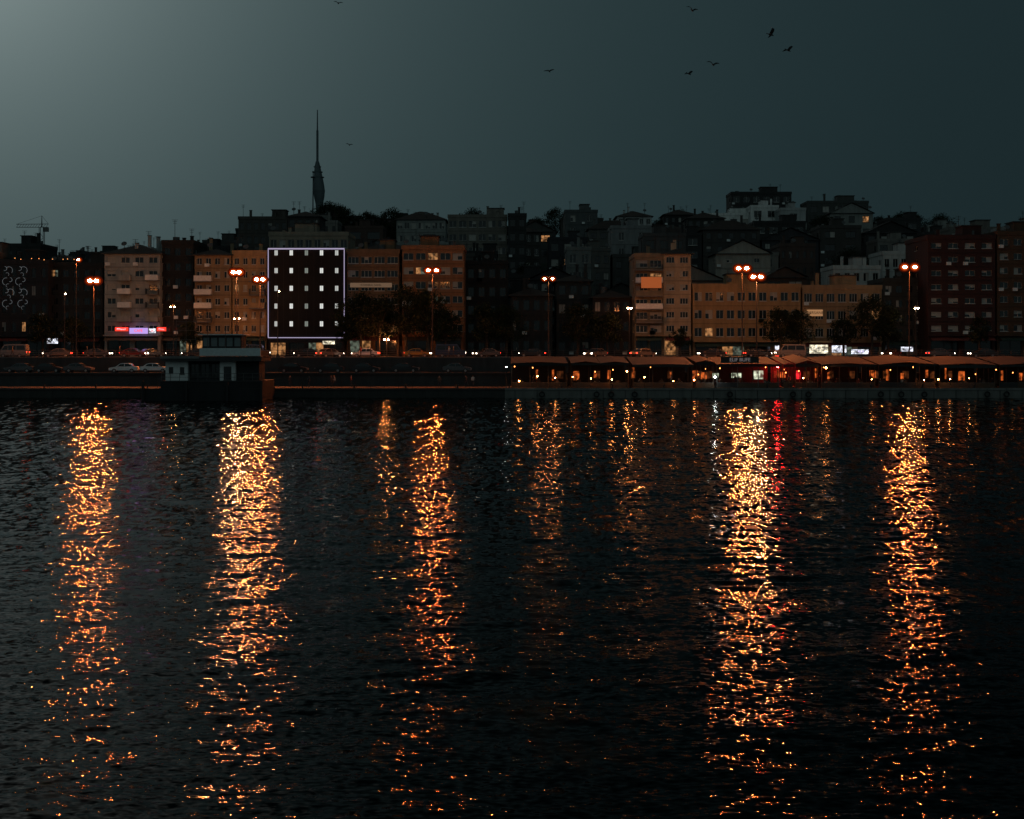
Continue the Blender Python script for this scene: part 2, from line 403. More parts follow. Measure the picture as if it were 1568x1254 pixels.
hb('hill_house',936,998,330,350,(0.22,0.23,0.23),3,2,curt=.05,lit=0,wf=.25)
hb('hill_house',945,998,410,331,(0.5,0.51,0.5),3,5,curt=.2,lit=0,roof='hip')
hb('white_apartment_house',1076,1190,420,330,(0.85,0.85,0.81),3,6,curt=.2,lit=0,wf=.55,roof='flat')
hb('white_apartment_house',1150,1192,415,318,(0.78,0.78,0.75),3,2,curt=.2,lit=0)
hb('hill_house',1120,1212,450,297,DK,4,6,curt=.3,lit=0,wf=.6)
hb('hill_house',1196,1234,405,322,(0.45,0.46,0.45),4,1,curt=0,lit=0,wf=.3)
hb('hill_house',1237,1330,430,311,(0.07,0.075,0.07),4,5,curt=.05,lit=0,frame=FRAMED)
hb('hill_house',1096,1180,300,388,(0.36,0.33,0.28),3,2,roof='gable',curt=.1,lit=0,wf=.2,hf=.3)
hb('terrace_house',1276,1348,275,412,(0.6,0.6,0.57),2,5,curt=.2,lit=.0)
hb('terrace_house',1352,1416,285,390,(0.55,0.54,0.51),3,5,curt=.2,lit=.03)
hb('hill_house',1455,1535,330,352,(0.16,0.15,0.13),4,6,curt=.4,lit=0)
hb('hill_house',1545,1625,300,350,(0.4,0.4,0.38),4,5,curt=.3,lit=0)
hb('hill_house',8,62,300,378,DK,5,4,curt=.1,lit=.02,frame=FRAMED)
hb('hill_house',868,905,290,383,(0.17,0.18,0.17),3,2,curt=.3,lit=0)
hb('hill_house',985,1050,290,362,(0.08,0.08,0.08),4,3,curt=.1,lit=0,frame=FRAMED)
cols=[DK,(0.11,0.11,0.10),(0.06,0.055,0.05),(0.045,0.043,0.038),(0.2,0.19,0.17),(0.08,0.05,0.04),(0.26,0.27,0.25),(0.04,0.04,0.045),(0.025,0.025,0.025),(0.07,0.07,0.065),(0.03,0.03,0.03),(0.025,0.025,0.025)]
tree_spots=[]
for D in (268,290,314,342,372,404,434):
    x = X(-160,D)
    while x < X(1730,D):
        w = R.uniform(7.5,14)
        if R.random() < .22:
            tree_spots.append((x+w/2, D+R.uniform(0,8))); x += w*.7; continue
        clash = any(abs(D-p[2])<13 and x < p[1]+.5 and x+w > p[0]-.5 for p in placed)
        if not clash:
            zb = terrain(x+w/2, D)-3
            h = R.uniform(8.5,14)+3
            cap = Z(np.interp(784+(x+w/2)*F/D, SKY_U, [q-8 for q in SKY_V]), D)
            zt = min(zb+h, cap-R.uniform(0,3))
            if D == 268: zt = min(zt, Z(R.uniform(395,430),D))
            if zt-zb > 5:
                fl = max(2,int((zt-zb)/3.1))
                building('hill_house', x, x+w, D, zt, zb, R.choice(cols), fl, R.randint(2,5), R.uniform(.35,.65), R.uniform(.4,.52),
                     depth=R.uniform(9,12), roof=R.choice(['flat','flat','flat','hip','gable']), lit=.012, curt=.15, world=True, mull=R.randint(0,1),
                     frame=R.choice([FRAME,FRAMED,FRAMED,FRAMED]), slab=R.random()<.4, sides=R.random()<.7)
        x += w+R.choice([0.3,0.5,2,4])

# ---------------------------------------------------------------- trees
LEAF = bpy.data.materials.new('foliage'); nt,N,L,b = nodes_of(LEAF)
tc=N.new('ShaderNodeTexCoord'); n1=N.new('ShaderNodeTexNoise'); n1.inputs['Scale'].default_value=1.3; n1.inputs['Detail'].default_value=4
L.new(tc.outputs['Object'],n1.inputs['Vector']); r=N.new('ShaderNodeValToRGB')
r.color_ramp.elements[0].color=(.008,.014,.007,1); r.color_ramp.elements[1].color=(.035,.05,.022,1); r.color_ramp.elements[0].position=.35; r.color_ramp.elements[1].position=.65
L.new(n1.outputs['Fac'],r.inputs[0]); L.new(r.outputs[0],b.inputs['Base Color']); b.inputs['Roughness'].default_value=.9
b.inputs['Specular IOR Level'].default_value=.2
BARK = wall_mat((.05,.04,.03),'bark')
def tree_mesh(H, CR, seed, clumps=60, per=55, leaf=.34):
    r = random.Random(seed); B = MB()
    th = H*.35
    B.tube((0,0,0),(0.1,0,th),.28,.2,BARK,8); B.tube((0.1,0,th),(-.1,.1,H*.7),.2,.08,BARK,7)
    cs=[]
    for i in range(clumps):
        a=r.uniform(0,6.283); t=r.uniform(0,1)
        zz = th+ (H-th)*(.05+.9*t); rad = CR*math.sqrt(max(.05,1-(2*t-.85)**2*.85))*r.uniform(.25,1.0)
        cs.append((rad*math.cos(a), rad*math.sin(a), zz))
    for i in range(9):
        c=cs[i*3]; zs=r.uniform(th*.8,H*.6)
        B.tube((0,0,zs),(c[0]*.8,c[1]*.8,c[2]*.98),.09,.03,BARK,5)
    for c in cs:
        s=r.uniform(.55,1.15)*CR*.3
        for k in range(per):
            d=Vector((r.gauss(0,1),r.gauss(0,1),r.gauss(0,.75))); d=d.normalized()*s*(r.random()**.4)
            p=Vector(c)+d
            n=Vector((r.gauss(0,1),r.gauss(0,1),r.gauss(0,1)+.5)).normalized(); a=n.orthogonal().normalized(); b2=n.cross(a)
            l=leaf*r.uniform(.6,1.3)
            B.face([p-a*l*.5,p+b2*l*.3,p+a*l*.5,p-b2*l*.3],LEAF)
    return B.mesh('tree_crown')
TM=[tree_mesh(9.5,4.2,1,80),tree_mesh(8.2,3.6,2,70),tree_mesh(10.5,4.6,3,90),tree_mesh(7,2.6,4,45)]
def tree(x,y,z,m,s=1,name='plane_tree'):
    e=group(name,(x,y,z),R.uniform(0,6.28)); o=link('trunk_and_crown',TM[m],e); o.scale=(s,s,s*R.uniform(.95,1.1))
for (u,D,m,s) in ((552,238,2,1.0),(580,236,1,1.15),(622,237,2,1.0),(655,238,0,1.1),(535,240,3,1.0),(682,239,1,.9),(745,238,1,1),(775,240,0,.9),(885,239,0,.85),(930,240,1,.9),
                  (1195,237,1,.9),(1222,238,0,.8),(1292,239,1,.8),(1335,239,2,.9),(1360,240,1,.9),(1500,238,3,.9),(65,239,1,.9),(110,240,0,.7),(290,239,3,.8),(1640,238,0,1),(-60,238,1,1),(1042,239,3,.7)):
    tree(X(u,D),D,SZ,m,s)
for (x,y) in tree_spots: tree(x,y,terrain(x,y)-1,R.randrange(4),R.uniform(.8,1.3),'hillside_tree')
for i in range(16):
    D=R.uniform(395,420); u=498+i*6.6+R.uniform(-3,3); x=X(u,D); zt=Z(R.uniform(320,333),D); s=R.uniform(.9,1.3)
    tree(x,D,zt-9*s,R.randrange(4),s,'hillside_tree')
for u in (1010,1040,1345,1380,1400,1440,820,850,725): 
    D=440; tree(X(u,D),D,Z(338 if u>1300 else 332,D)-10,R.randrange(3),1.15,'hillside_tree')

# ---------------------------------------------------------------- communications tower
def tower():
    x,y=X(486,3800),3800; z0=Z(379,3800)-20; e=group('communications_tower',(x,y,z0))
    B=MB(); TM_=plain('tower_concrete_hazed',(0.11,0.14,0.15),.8)  # base colour lightened to carry the haze of distance
    k=3800/F
    prof=[(379,8),(335,6),(325,5.5),(312,7),(302,10),(292,12),(282,11),(272,9),(263,7),(255,5.4),(248,3.2),(246,2.1),(200,1.7),(199,1.1),(168,.7)]
    n=24; rings=[]
    for (v,wd) in prof:
        rr=wd*k*.93; z=Z(v,3800)
        base=len(B.v)
        tw=(379-v)*.03
        for i in range(n):
            t=2*math.pi*i/n; ex=1+.16*math.cos(2*t+tw)
            sx = (0.5*k*6*math.sin((379-v)/40) if v>250 else 0)
            B.v.append((x+sx+rr*ex*math.cos(t)*.95,y+rr*ex*math.sin(t),z))
        rings.append(base)
    for a,b2 in zip(rings,rings[1:]):
        for i in range(n):
            B.f.append((a+i,a+(i+1)%n,b2+(i+1)%n,b2+i)); B.m.append(B.mi(TM_))
    for v in (256,264,272): B.tube((x,y,Z(v,3800)),(x,y,Z(v,3800)+2),9*k*.9*(v-236)/28,9*k*.9*(v-236)/28,TM_,20)
    B.tube((x-7*k,y,Z(335,3800)),(x-6.5*k,y,Z(262,3800)),1.1*k,.7*k,TM_,8)
    B.done('shaft_and_pod',e,(x,y,z0))
tower()
def crane():
    D=420; x=X(64,D); zb=terrain(x,D)-2; zt=Z(348,D); e=group('tower_crane',(x,D,zb)); B=MB()
    for (dx,dy) in ((-.6,-.6),(.6,-.6),(.6,.6),(-.6,.6)): B.tube((x+dx,D+dy,zb),(x+dx,D+dy,zt),.11,.11,DARKM,4)
    z=zb; s=1
    while z<zt-1.5:
        B.tube((x-.6*s,D-.6,z),(x+.6*s,D-.6,z+1.5),.06,.06,DARKM,4); s=-s; z+=1.5
    xl=X(25,D); xr=X(74,D)
    for dz in (0,1.0): B.tube((xl,D,zt+dz*.9),(xr,D,zt+dz),.1,.1,DARKM,4)
    n=12
    for i in range(n):
        a=xl+(xr-xl)*i/n; b2=xl+(xr-xl)*(i+1)/n
        B.tube((a,D,zt),(b2,D,zt+1),.05,.05,DARKM,4)
    B.tube((x,D,zt),(x,D,zt+3.4),.2,.08,DARKM,5); B.tube((x,D,zt+3.4),(xl,D,zt+.9),.04,.04,DARKM,4); B.tube((x,D,zt+3.4),(xr,D,zt+1),.04,.04,DARKM,4)
    B.box((xr-1.4,D-.5,zt-1.3),(xr,D+.5,zt-.05),CONC)
    B.done('mast_and_jib',e,(x,D,zb))
crane()

# ---------------------------------------------------------------- street, terraces, quay
def sheet(name,a,b,mat): 
    B=MB(); B.box(a,b,mat); return B.done(name)
XL,XR=-260,260
B=MB(); QS=wall_mat((.18,.18,.165),'quay_stone'); QD=wall_mat((.045,.045,.042),'quay_stone_dark')  # second stone is darker, used left of the restaurants
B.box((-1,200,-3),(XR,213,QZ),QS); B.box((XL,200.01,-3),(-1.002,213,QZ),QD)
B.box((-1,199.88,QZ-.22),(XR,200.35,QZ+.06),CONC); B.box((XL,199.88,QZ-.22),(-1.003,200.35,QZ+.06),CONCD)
x=XL
while x<XR:
    B.box((x,199.93,-1),(x+.06,199.997,QZ-.23),CONCD); x+=3.1
q=B.done('quay')
B=MB()
for i in range(26):
    xx=2+i*3.1+R.uniform(-.9,.9); n=14
    if R.random()<.4: continue
    for k in range(n):
        a0=2*math.pi*k/n; a1=2*math.pi*(k+1)/n
        B.tube((xx+.34*math.cos(a0),199.7,.5+.34*math.sin(a0)),(xx+.34*math.cos(a1),199.7,.5+.34*math.sin(a1)),.11,.11,DARKM,6,False)
    B.tube((xx,199.8,.85),(xx,199.85,QZ+.05),.02,.02,DARKM,4)
ob=B.done('tyre_fenders'); 
B=MB(); B.box((XL,213,-3),(XR,222,PZ),CONCD); B.box((XL,212.7,PZ-.2),(XR,213.0,PZ+.12),CONCD); B.done('parking_terrace')
B=MB(); B.box((XL,222,-3),(XR,243.2,SZ-.12),CONCD); B.done('street_embankment')
sheet('parking_asphalt',(XL,213.3,PZ+.004),(XR,221.8,PZ+.01),ASPH)
sheet('road',(XL,225,SZ-.116),(XR,239,SZ-.11),ASPH)
sheet('promenade_pavement',(XL,222,SZ-.119),(XR,225,SZ+.02),PAVE)
sheet('pavement',(XL,239,SZ-.119),(XR,262,SZ+.015),PAVE)
B=MB(); x=XL
while x<XR:
    B.box((x,231.9,SZ-.109),(x+3,232.05,SZ-.105),WHITEP); x+=7
B.done('road_markings')
def railing(name,x0,x1,y,z,h=1.05,step=2.0,mat=METAL,bars=3):
    B=MB(); n=max(1,int((x1-x0)/step))
    for i in range(n+1):
        xx=x0+(x1-x0)*i/n; B.tube((xx,y,z),(xx,y,z+h),.035,.035,mat,5)
    for j in range(bars): B.tube((x0,y,z+h-j*.33),(x1,y,z+h-j*.33),.025,.025,mat,5)
    B.done(name)
railing('promenade_railing',-90,-2,222.4,SZ+.02)
railing('quay_railing',-50,-2,200.6,QZ+.06,mat=DARKM)
railing('promenade_railing',-2,90,222.4,SZ+.02)
B=MB()
for i in range(24):
    xx=-88+i*7.3
    B.tube((xx,200.9,QZ),(xx,200.9,QZ+.45),.14,.1,DARKM,8); B.tube((xx,200.9,QZ+.45),(xx,200.9,QZ+.55),.2,.18,DARKM,8)
B.done('mooring_bollards')

# ---------------------------------------------------------------- street lamps
LC=(1.0,0.20,0.042); LC2=(1.0,0.31,0.105)
LAMPO=emis('sodium_lamp',LC,3000)
LAMPO2=emis('sodium_lamp_warm_white',LC2,2400)
LAMPW=emis('small_lamp_white',(1.0,0.55,0.28),260)
LAMPD=emis('sodium_lamp_dim',(1.0,0.32,0.09),650)
SPILL=emis('facade_fill_glow',(1,.34,.09),135)  # emitter added behind the lamp discs to throw fill light on facades
HALO1=emis('lamp_halo_inner',(1.0,.20,.035),1.6,base=(0,0,0),spec=0); HALO2=emis('lamp_halo_outer',(1.0,.10,.014),.36,base=(0,0,0),spec=0); HALO3=emis('lamp_halo_faint',(1.0,.08,.014),.06,base=(0,0,0),spec=0)  # glowing discs behind each lamp, standing in for its bloom halo
def street_lamp(u,v,D,zb,mat,r=.27,arm=.8,heads=2,spill=1.0,name='street_lamp'):
    x=X(u,D); zt=Z(v,D); e=group(name,(x,D,zb)); B=MB(); G=MB()
    B.tube((x,D+.2,zb),(x,D+.2,zb+.5),.2,.18,DARKM,10); B.tube((x,D+.2,zb+.5),(x,D+.2,zt+.35),.11,.06,DARKM,8)
    for s in ((-1,1) if heads==2 else (1,)):
        cx=x+s*arm
        B.tube((x,D+.2,zt+.3),(cx-s*.1,D+.12,zt+.42),.05,.04,DARKM,6)
        if r>.15:
            yy=.02*(s>0)
            G.disc((cx,D+.06+yy,zt),r*3.2,r*2.6,HALO3,th=.02)
            G.disc((cx,D-.0+yy,zt),r*2.3,r*1.85,HALO2,th=.02); G.disc((cx,D-.06+yy,zt),r*1.5,r*1.2,HALO1,th=.02)
            if spill>0: G.ball((cx,D+.45,zt),.2*spill**.5,.12,.16*spill**.5,SPILL,10,6)
        else: B.ball((cx,D+.02,zt+r*1.3),r*1.5,r*1.0,.1,DARKM,10,6)
        G.ball((cx,D-.26,zt),r*1.0,r*.55,r*.65,mat,12,8)
    B.done('mast',e,(x,D,zb)); G.done('lantern',e,(x,D,zb))
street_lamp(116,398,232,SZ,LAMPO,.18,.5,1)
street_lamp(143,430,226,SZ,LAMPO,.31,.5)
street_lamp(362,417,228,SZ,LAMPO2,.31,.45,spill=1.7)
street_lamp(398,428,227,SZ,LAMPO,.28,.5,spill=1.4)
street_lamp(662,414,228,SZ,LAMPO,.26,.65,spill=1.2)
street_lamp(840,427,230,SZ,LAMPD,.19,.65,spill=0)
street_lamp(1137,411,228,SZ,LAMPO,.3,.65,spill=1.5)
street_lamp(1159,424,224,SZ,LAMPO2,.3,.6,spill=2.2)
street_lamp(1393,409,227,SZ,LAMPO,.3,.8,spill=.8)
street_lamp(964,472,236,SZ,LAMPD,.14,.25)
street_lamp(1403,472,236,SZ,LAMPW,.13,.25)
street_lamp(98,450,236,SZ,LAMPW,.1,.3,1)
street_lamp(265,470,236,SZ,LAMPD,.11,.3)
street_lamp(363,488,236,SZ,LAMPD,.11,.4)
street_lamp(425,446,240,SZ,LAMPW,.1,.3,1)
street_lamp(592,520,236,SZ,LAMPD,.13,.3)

# ---------------------------------------------------------------- signs
def sign(name,u0,u1,v0,v1,D,mat,text=None,tm=None,zb=None,ts=.62):
    x0,x1=X(u0,D),X(u1,D); z0,z1=Z(v1,D),Z(v0,D); org=((x0+x1)/2,D,z0); e=group(name,org); B=MB()
    B.box((x0,D,z0),(x1,D+.18,z1),mat); 
    for (a,b2) in (((x0-.06,D-.03,z0-.06),(x1+.06,D+.2,z0-.002)),((x0-.06,D-.03,z1+.002),(x1+.06,D+.2,z1+.06))): B.box(a,b2,DARKM)
    if zb is not None:
        B.tube((x0+.3,D+.1,zb),(x0+.3,D+.1,z0-.06),.06,.06,METAL,6); B.tube((x1-.3,D+.1,zb),(x1-.3,D+.1,z0-.06),.06,.06,METAL,6)
    B.done('panel',e,org)
    if text:
        c=bpy.data.curves.new('lettering','FONT'); c.body=text; c.align_x='CENTER'; c.align_y='CENTER'; c.size=(z1-z0)*ts; c.extrude=.02
        o=bpy.data.objects.new('lettering',c); scn.collection.objects.link(o); o.parent=e; o.location=(0,-.06,(z1-z0)/2); o.rotation_euler=(math.pi/2,0,0)
        c.materials.append(tm)
RED=emis('sign_red',(1,.04,.02),1.3); WHI=emis('sign_white',(.85,.88,1),1.4,vary=True); BLU=emis('sign_violet',(.6,.4,1),.9)
ORS=emis('sign_orange',(1,.2,.03),.9); LET=plain('dark_lettering',(.02,.02,.02)); CRM=emis('sign_cream',(1,.9,.65),1.3,vary=True); GRL=emis('grey_lettering',(.3,.3,.35),.5)
sign('shop_sign',176,196,501,507,243,RED,'MARKET',WHI); sign('shop_sign',198,226,502,511,243.2,BLU,'CAFE',RED); sign('shop_sign',228,238,503,510,243,WHI,'24',RED); sign('shop_sign',240,254,501,507,243,RED,'OTEL',WHI)
sign('shop_sign',72,88,518,526,243,WHI,'A',LET); sign('shop_sign',494,512,522,527,243,CRM,'HOTEL',LET)
sign('shop_sign',1240,1268,528,541,242.5,CRM,'LOKANTA',GRL,ts=.4); sign('shop_sign',1274,1296,529,540,242.4,WHI,'BUFE',GRL,ts=.4); sign('shop_sign',1304,1330,535,542,242.6,WHI,'TAKSI',BLU)
sign('shop_sign',1187,1193,529,537,242,WHI); sign('shop_sign',1380,1398,531,538,243,WHI,'KEBAP',LET); sign('shop_sign',1236,1260,474,484,244.6,emis('sign_amber_dim',(1,.5,.22),.35),'DERSANE',LET)
sign('shop_sign',436,449,547,554,224,ORS,'P',LET,SZ-3); sign('shop_sign',982,1013,424,441,243.5,emis('sign_amber',(1,.22,.05),.3)); sign('shop_sign',536,600,433,440,244.6,emis('sign_tan',(1,.6,.35),.12),'ISTANBUL SAHIL',LET)
sign('shop_sign',1187,1194,540,546,238,RED)

# ---------------------------------------------------------------- cars
TYRE=plain('tyre_rubber',(.02,.02,.02),.8); HUB=plain('wheel_hub',(.35,.35,.35),.35,.8); CG=plain('car_glass',(.01,.012,.014),.08)
HL=emis('headlight',(1,.85,.65),14); TLt=emis('taillight',(1,.04,.02),7)
def car_mesh(paint,L_=4.3,H_=1.46,van=False):
    B=MB(); hw=.86
    if van: side=[(-2.4,.35),(-2.4,1.0),(-2.25,1.15),(-1.75,1.2),(-1.2,2.0),(-.9,2.15),(2.3,2.15),(2.4,1.2),(2.4,.35)]; s=1
    else: side=[(-2.12,.38),(-2.15,.62),(-2.0,.78),(-1.1,.92),(-.45,1.38),(-.1,1.46),(.75,1.45),(1.15,1.34),(1.65,1.0),(2.1,.95),(2.16,.6),(2.12,.38)]
    def hwz(z): return hw - max(0,z-.9)*(.30 if not van else .08)
    n=len(side)
    for i in range(n-1):
        a,b2=side[i],side[i+1]
        gl = (not van and ((i==3) or (i==7))) or (van and i==3)
        B.face([(a[0],-hwz(a[1]),a[1]),(b2[0],-hwz(b2[1]),b2[1]),(b2[0],hwz(b2[1]),b2[1]),(a[0],hwz(a[1]),a[1])], CG if gl else paint)
    B.face([(side[0][0],-hw,.38),(side[-1][0],-hw,.38),(side[-1][0],hw,.38),(side[0][0],hw,.38)],TYRE)
    for s in (-1,1):
        B.face([(p[0],s*hwz(p[1]),p[1]) for p in side],paint)
        if van: wins=[[(-1.55,1.25),(-1.1,1.9),(-.6,1.95),(-.6,1.25)],[(-.5,1.25),(-.5,1.95),(.7,1.95),(.7,1.25)],[(.8,1.25),(.8,1.95),(2.1,1.95),(2.2,1.25)]]
        else: wins=[[(-.95,.95),(-.4,1.33),(.18,1.38),(.18,.95)],[(.25,.95),(.25,1.38),(.75,1.37),(1.1,1.27),(1.35,1.0)]]
        for w in wins: B.face([(p[0],s*(hwz(p[1])+.012),p[1]) for p in w],CG)
        for wx in (-1.32,1.32):
            B.tube((wx,s*(hw-.2),.32),(wx,s*(hw+.03),.32),.32,.32,TYRE,16); B.tube((wx,s*(hw+.03),.32),(wx,s*(hw+.045),.32),.19,.17,HUB,10)
        zf=.66 if not van else .8
        B.box((-2.18 if not van else -2.43,s*.7-.14,zf-.07),(-2.1 if not van else -2.38,s*.7+.14,zf+.08),HL)
        B.box((2.12 if not van else 2.38,s*.7-.14,zf),(2.19 if not van else 2.43,s*.7+.14,zf+.16),TLt)
        B.box((-.85,s*.9-.07,.98),(-.68,s*.9+.07,1.1),paint)
    return B.mesh('car_body')
def paint(n,c): return plain('car_paint_'+n,c,.3,.2)
CM=[car_mesh(paint('white',(.75,.75,.75))),car_mesh(paint('grey',(.09,.09,.095))),car_mesh(paint('black',(.02,.02,.022))),car_mesh(paint('yellow',(.35,.2,.03))),car_mesh(paint('red',(.2,.02,.015)))]
VM=[car_mesh(paint('vangrey',(.2,.2,.19)),van=True),car_mesh(paint('vanblue',(.03,.05,.1)),van=True)]
HLo=plain('headlight_off',(.4,.4,.4),.2); TLo=plain('taillight_off',(.15,.015,.015),.3)
def off(me):
    m=me.copy()
    for i,mt in enumerate(m.materials):
        if mt==HL: m.materials[i]=HLo
        if mt==TLt: m.materials[i]=TLo
    return m
CO=[off(m) for m in CM]
def car(me,x,y,z,rz,name): e=group(name,(x,y,z),rz); link('body',me,e)
car(CO[0],X(190,216),216,PZ+.01,.05,'parked_car'); car(CO[0],X(237,216),216.3,PZ+.01,math.pi,'parked_car')
for u in (30,75,120,290,450,505,560,620,700): 
    if R.random()<.8: car(R.choice(CO[1:3]),X(u,217),217+R.uniform(-.5,.5),PZ+.01,R.choice([0,math.pi])+R.uniform(-.04,.04),'parked_car')
for u,m,rz in ((88,1,.1),(150,1,math.pi),(205,4,math.pi),(232,1,math.pi+.7),(300,2,0),(345,2,math.pi),(470,2,0),(505,1,math.pi+.6),(560,0,0),(640,3,math.pi),(745,1,0.5),(815,2,0),(912,1,1.0),(985,1,math.pi+.6),(1090,2,0),(1160,2,math.pi),(1365,2,0.8),(1440,1,math.pi),(1505,2,0)):
    D=R.choice([228,230.5,234,236.5]); car(CM[m],X(u,D),D,SZ-.105,rz+R.uniform(-.15,.15),'moving_car')
car(VM[0],X(20,229),229,SZ-.105,0,'minibus'); car(VM[1],X(390,234),234,SZ-.105,math.pi,'minibus'); car(VM[0],X(1210,230),230,SZ-.105,0,'minibus'); car(VM[1],X(690,229),229,SZ-.105,math.pi,'minibus')

# ---------------------------------------------------------------- people
def person_mesh(pose, top, leg):
    if pose=='stand':
        V=[((0,0,.95),.13),((0,0,1.15),.125),((0,0,1.36),.15),((0,0,1.48),.06),((0,-.01,1.58),.085),((0,-.015,1.68),.09),
           ((.1,0,.88),.09),((.11,0,.5),.06),((.11,0,.08),.045),((.11,-.14,.03),.035),
           ((-.1,0,.88),.09),((-.12,-.03,.5),.06),((-.12,0,.08),.045),((-.12,-.14,.03),.035),
           ((.19,0,1.38),.06),((.24,0,1.12),.045),((.23,-.08,.86),.033),((-.19,0,1.38),.06),((-.25,.02,1.12),.045),((-.2,-.16,.95),.033)]
    elif pose=='walk':
        V=[((0,0,.95),.13),((0,-.02,1.15),.125),((0,-.04,1.36),.15),((0,-.05,1.48),.06),((0,-.07,1.58),.085),((0,-.08,1.68),.09),
           ((.1,0,.88),.09),((.11,-.2,.52),.06),((.11,-.3,.1),.045),((.11,-.43,.06),.035),
           ((-.1,0,.88),.09),((-.11,.12,.5),.06),((-.11,.38,.16),.045),((-.11,.32,.04),.035),
           ((.19,-.03,1.38),.06),((.24,.1,1.12),.045),((.23,.14,.88),.033),((-.19,-.03,1.38),.06),((-.25,-.1,1.13),.045),((-.22,-.3,.98),.033)]
    else:
        V=[((0,0,.52),.14),((0,.02,.72),.125),((0,0,.93),.15),((0,-.01,1.05),.06),((0,-.03,1.15),.085),((0,-.04,1.25),.09),
           ((.11,-.08,.5),.09),((.13,-.44,.48),.065),((.13,-.44,.1),.045),((.13,-.57,.04),.035),
           ((-.11,-.08,.5),.09),((-.13,-.44,.48),.065),((-.13,-.42,.1),.045),((-.13,-.55,.04),.035),
           ((.19,0,.95),.06),((.25,-.06,.7),.045),((.15,-.3,.74),.033),((-.19,0,.95),.06),((-.25,-.06,.7),.045),((-.15,-.3,.76),.033)]
    E=[(0,1),(1,2),(2,3),(3,4),(4,5),(0,6),(6,7),(7,8),(8,9),(0,10),(10,11),(11,12),(12,13),(2,14),(14,15),(15,16),(2,17),(17,18),(18,19)]
    me=bpy.data.meshes.new('tmp'); me.from_pydata([v[0] for v in V],E,[])
    ob=bpy.data.objects.new('tmp',me); scn.collection.objects.link(ob)
    ob.modifiers.new('s','SKIN'); sm=ob.modifiers.new('d','SUBSURF'); sm.levels=1
    for i,v in enumerate(V): me.skin_vertices[0].data[i].radius=(v[1],v[1]*.85)
    me.skin_vertices[0].data[0].use_root=True
    dg=bpy.context.evaluated_depsgraph_get(); out=bpy.data.meshes.new_from_object(ob.evaluated_get(dg))
    bpy.data.objects.remove(ob)
    out.materials.clear()
    for m in (top,leg,plain('skin',(.4,.24,.17)),plain('hair',(.02,.015,.01))): out.materials.append(m)
    hz=V[3][0][2]; pz=V[0][0][2]
    for p in out.polygons:
        c=p.center; p.use_smooth=True
        if c.z>hz: p.material_index = 3 if (c.z>V[5][0][2]+.02 or c.y>V[4][0][1]+.03) else 2
        elif c.z<pz-.02 if pose!='sit' else (c.z<pz+.05 and c.y<-.02 or c.z<.4): p.material_index=1
        else: p.material_index=0
    return out
PM={}
cl=[plain('jacket_dark',(.03,.03,.04)),plain('shirt_white',(.55,.55,.52)),plain('coat_brown',(.12,.07,.04)),plain('shirt_red',(.3,.04,.03))]; tr=plain('trousers',(.03,.035,.05))
for p in ('stand','walk','sit'):
    for i,c in enumerate(cl): PM[p,i]=person_mesh(p,c,tr)
def person(x,y,z,pose,rz): e=group('person',(x,y,z),rz); link('body',PM[pose,R.choice([0,0,1,2,3])],e)

# ---------------------------------------------------------------- waterfront restaurants
GLOW=emis('warm_panel',(1,.18,.03),.6,vary=True); GLOWB=emis('warm_wall',(1,.25,.06),.07,vary=True)
WGL=emis('kiosk_white',(.9,1,.72),.7,vary=True); RGL=emis('red_panel',(1,.02,.03),1.0,vary=True)
BULB=emis('hanging_bulb',(1,.30,.07),7); BULBB=emis('terrace_lantern',(1,.32,.08),95); BULW=emis('terrace_lantern_white',(.9,1,.95),90)
WOOD=plain('wood',(.07,.04,.022)); AWNS=[wall_mat((.035,.036,.038),'awning_canvas'),wall_mat((.025,.025,.027),'awning_canvas_dark'),wall_mat((.045,.045,.045),'awning_canvas_grey')]
def chair(B,x,y,z,s):
    B.box((x-.22,y-.22,z+.42),(x+.22,y+.22,z+.46),WOOD); B.box((x-.22,y+.18*s-.02,z+.46),(x+.22,y+.18*s+.02,z+.95),WOOD)
    for dx in (-.2,.17):
        for dy in (-.2,.17): B.box((x+dx,y+dy,z),(x+dx+.03,y+dy+.03,z+.42),WOOD)
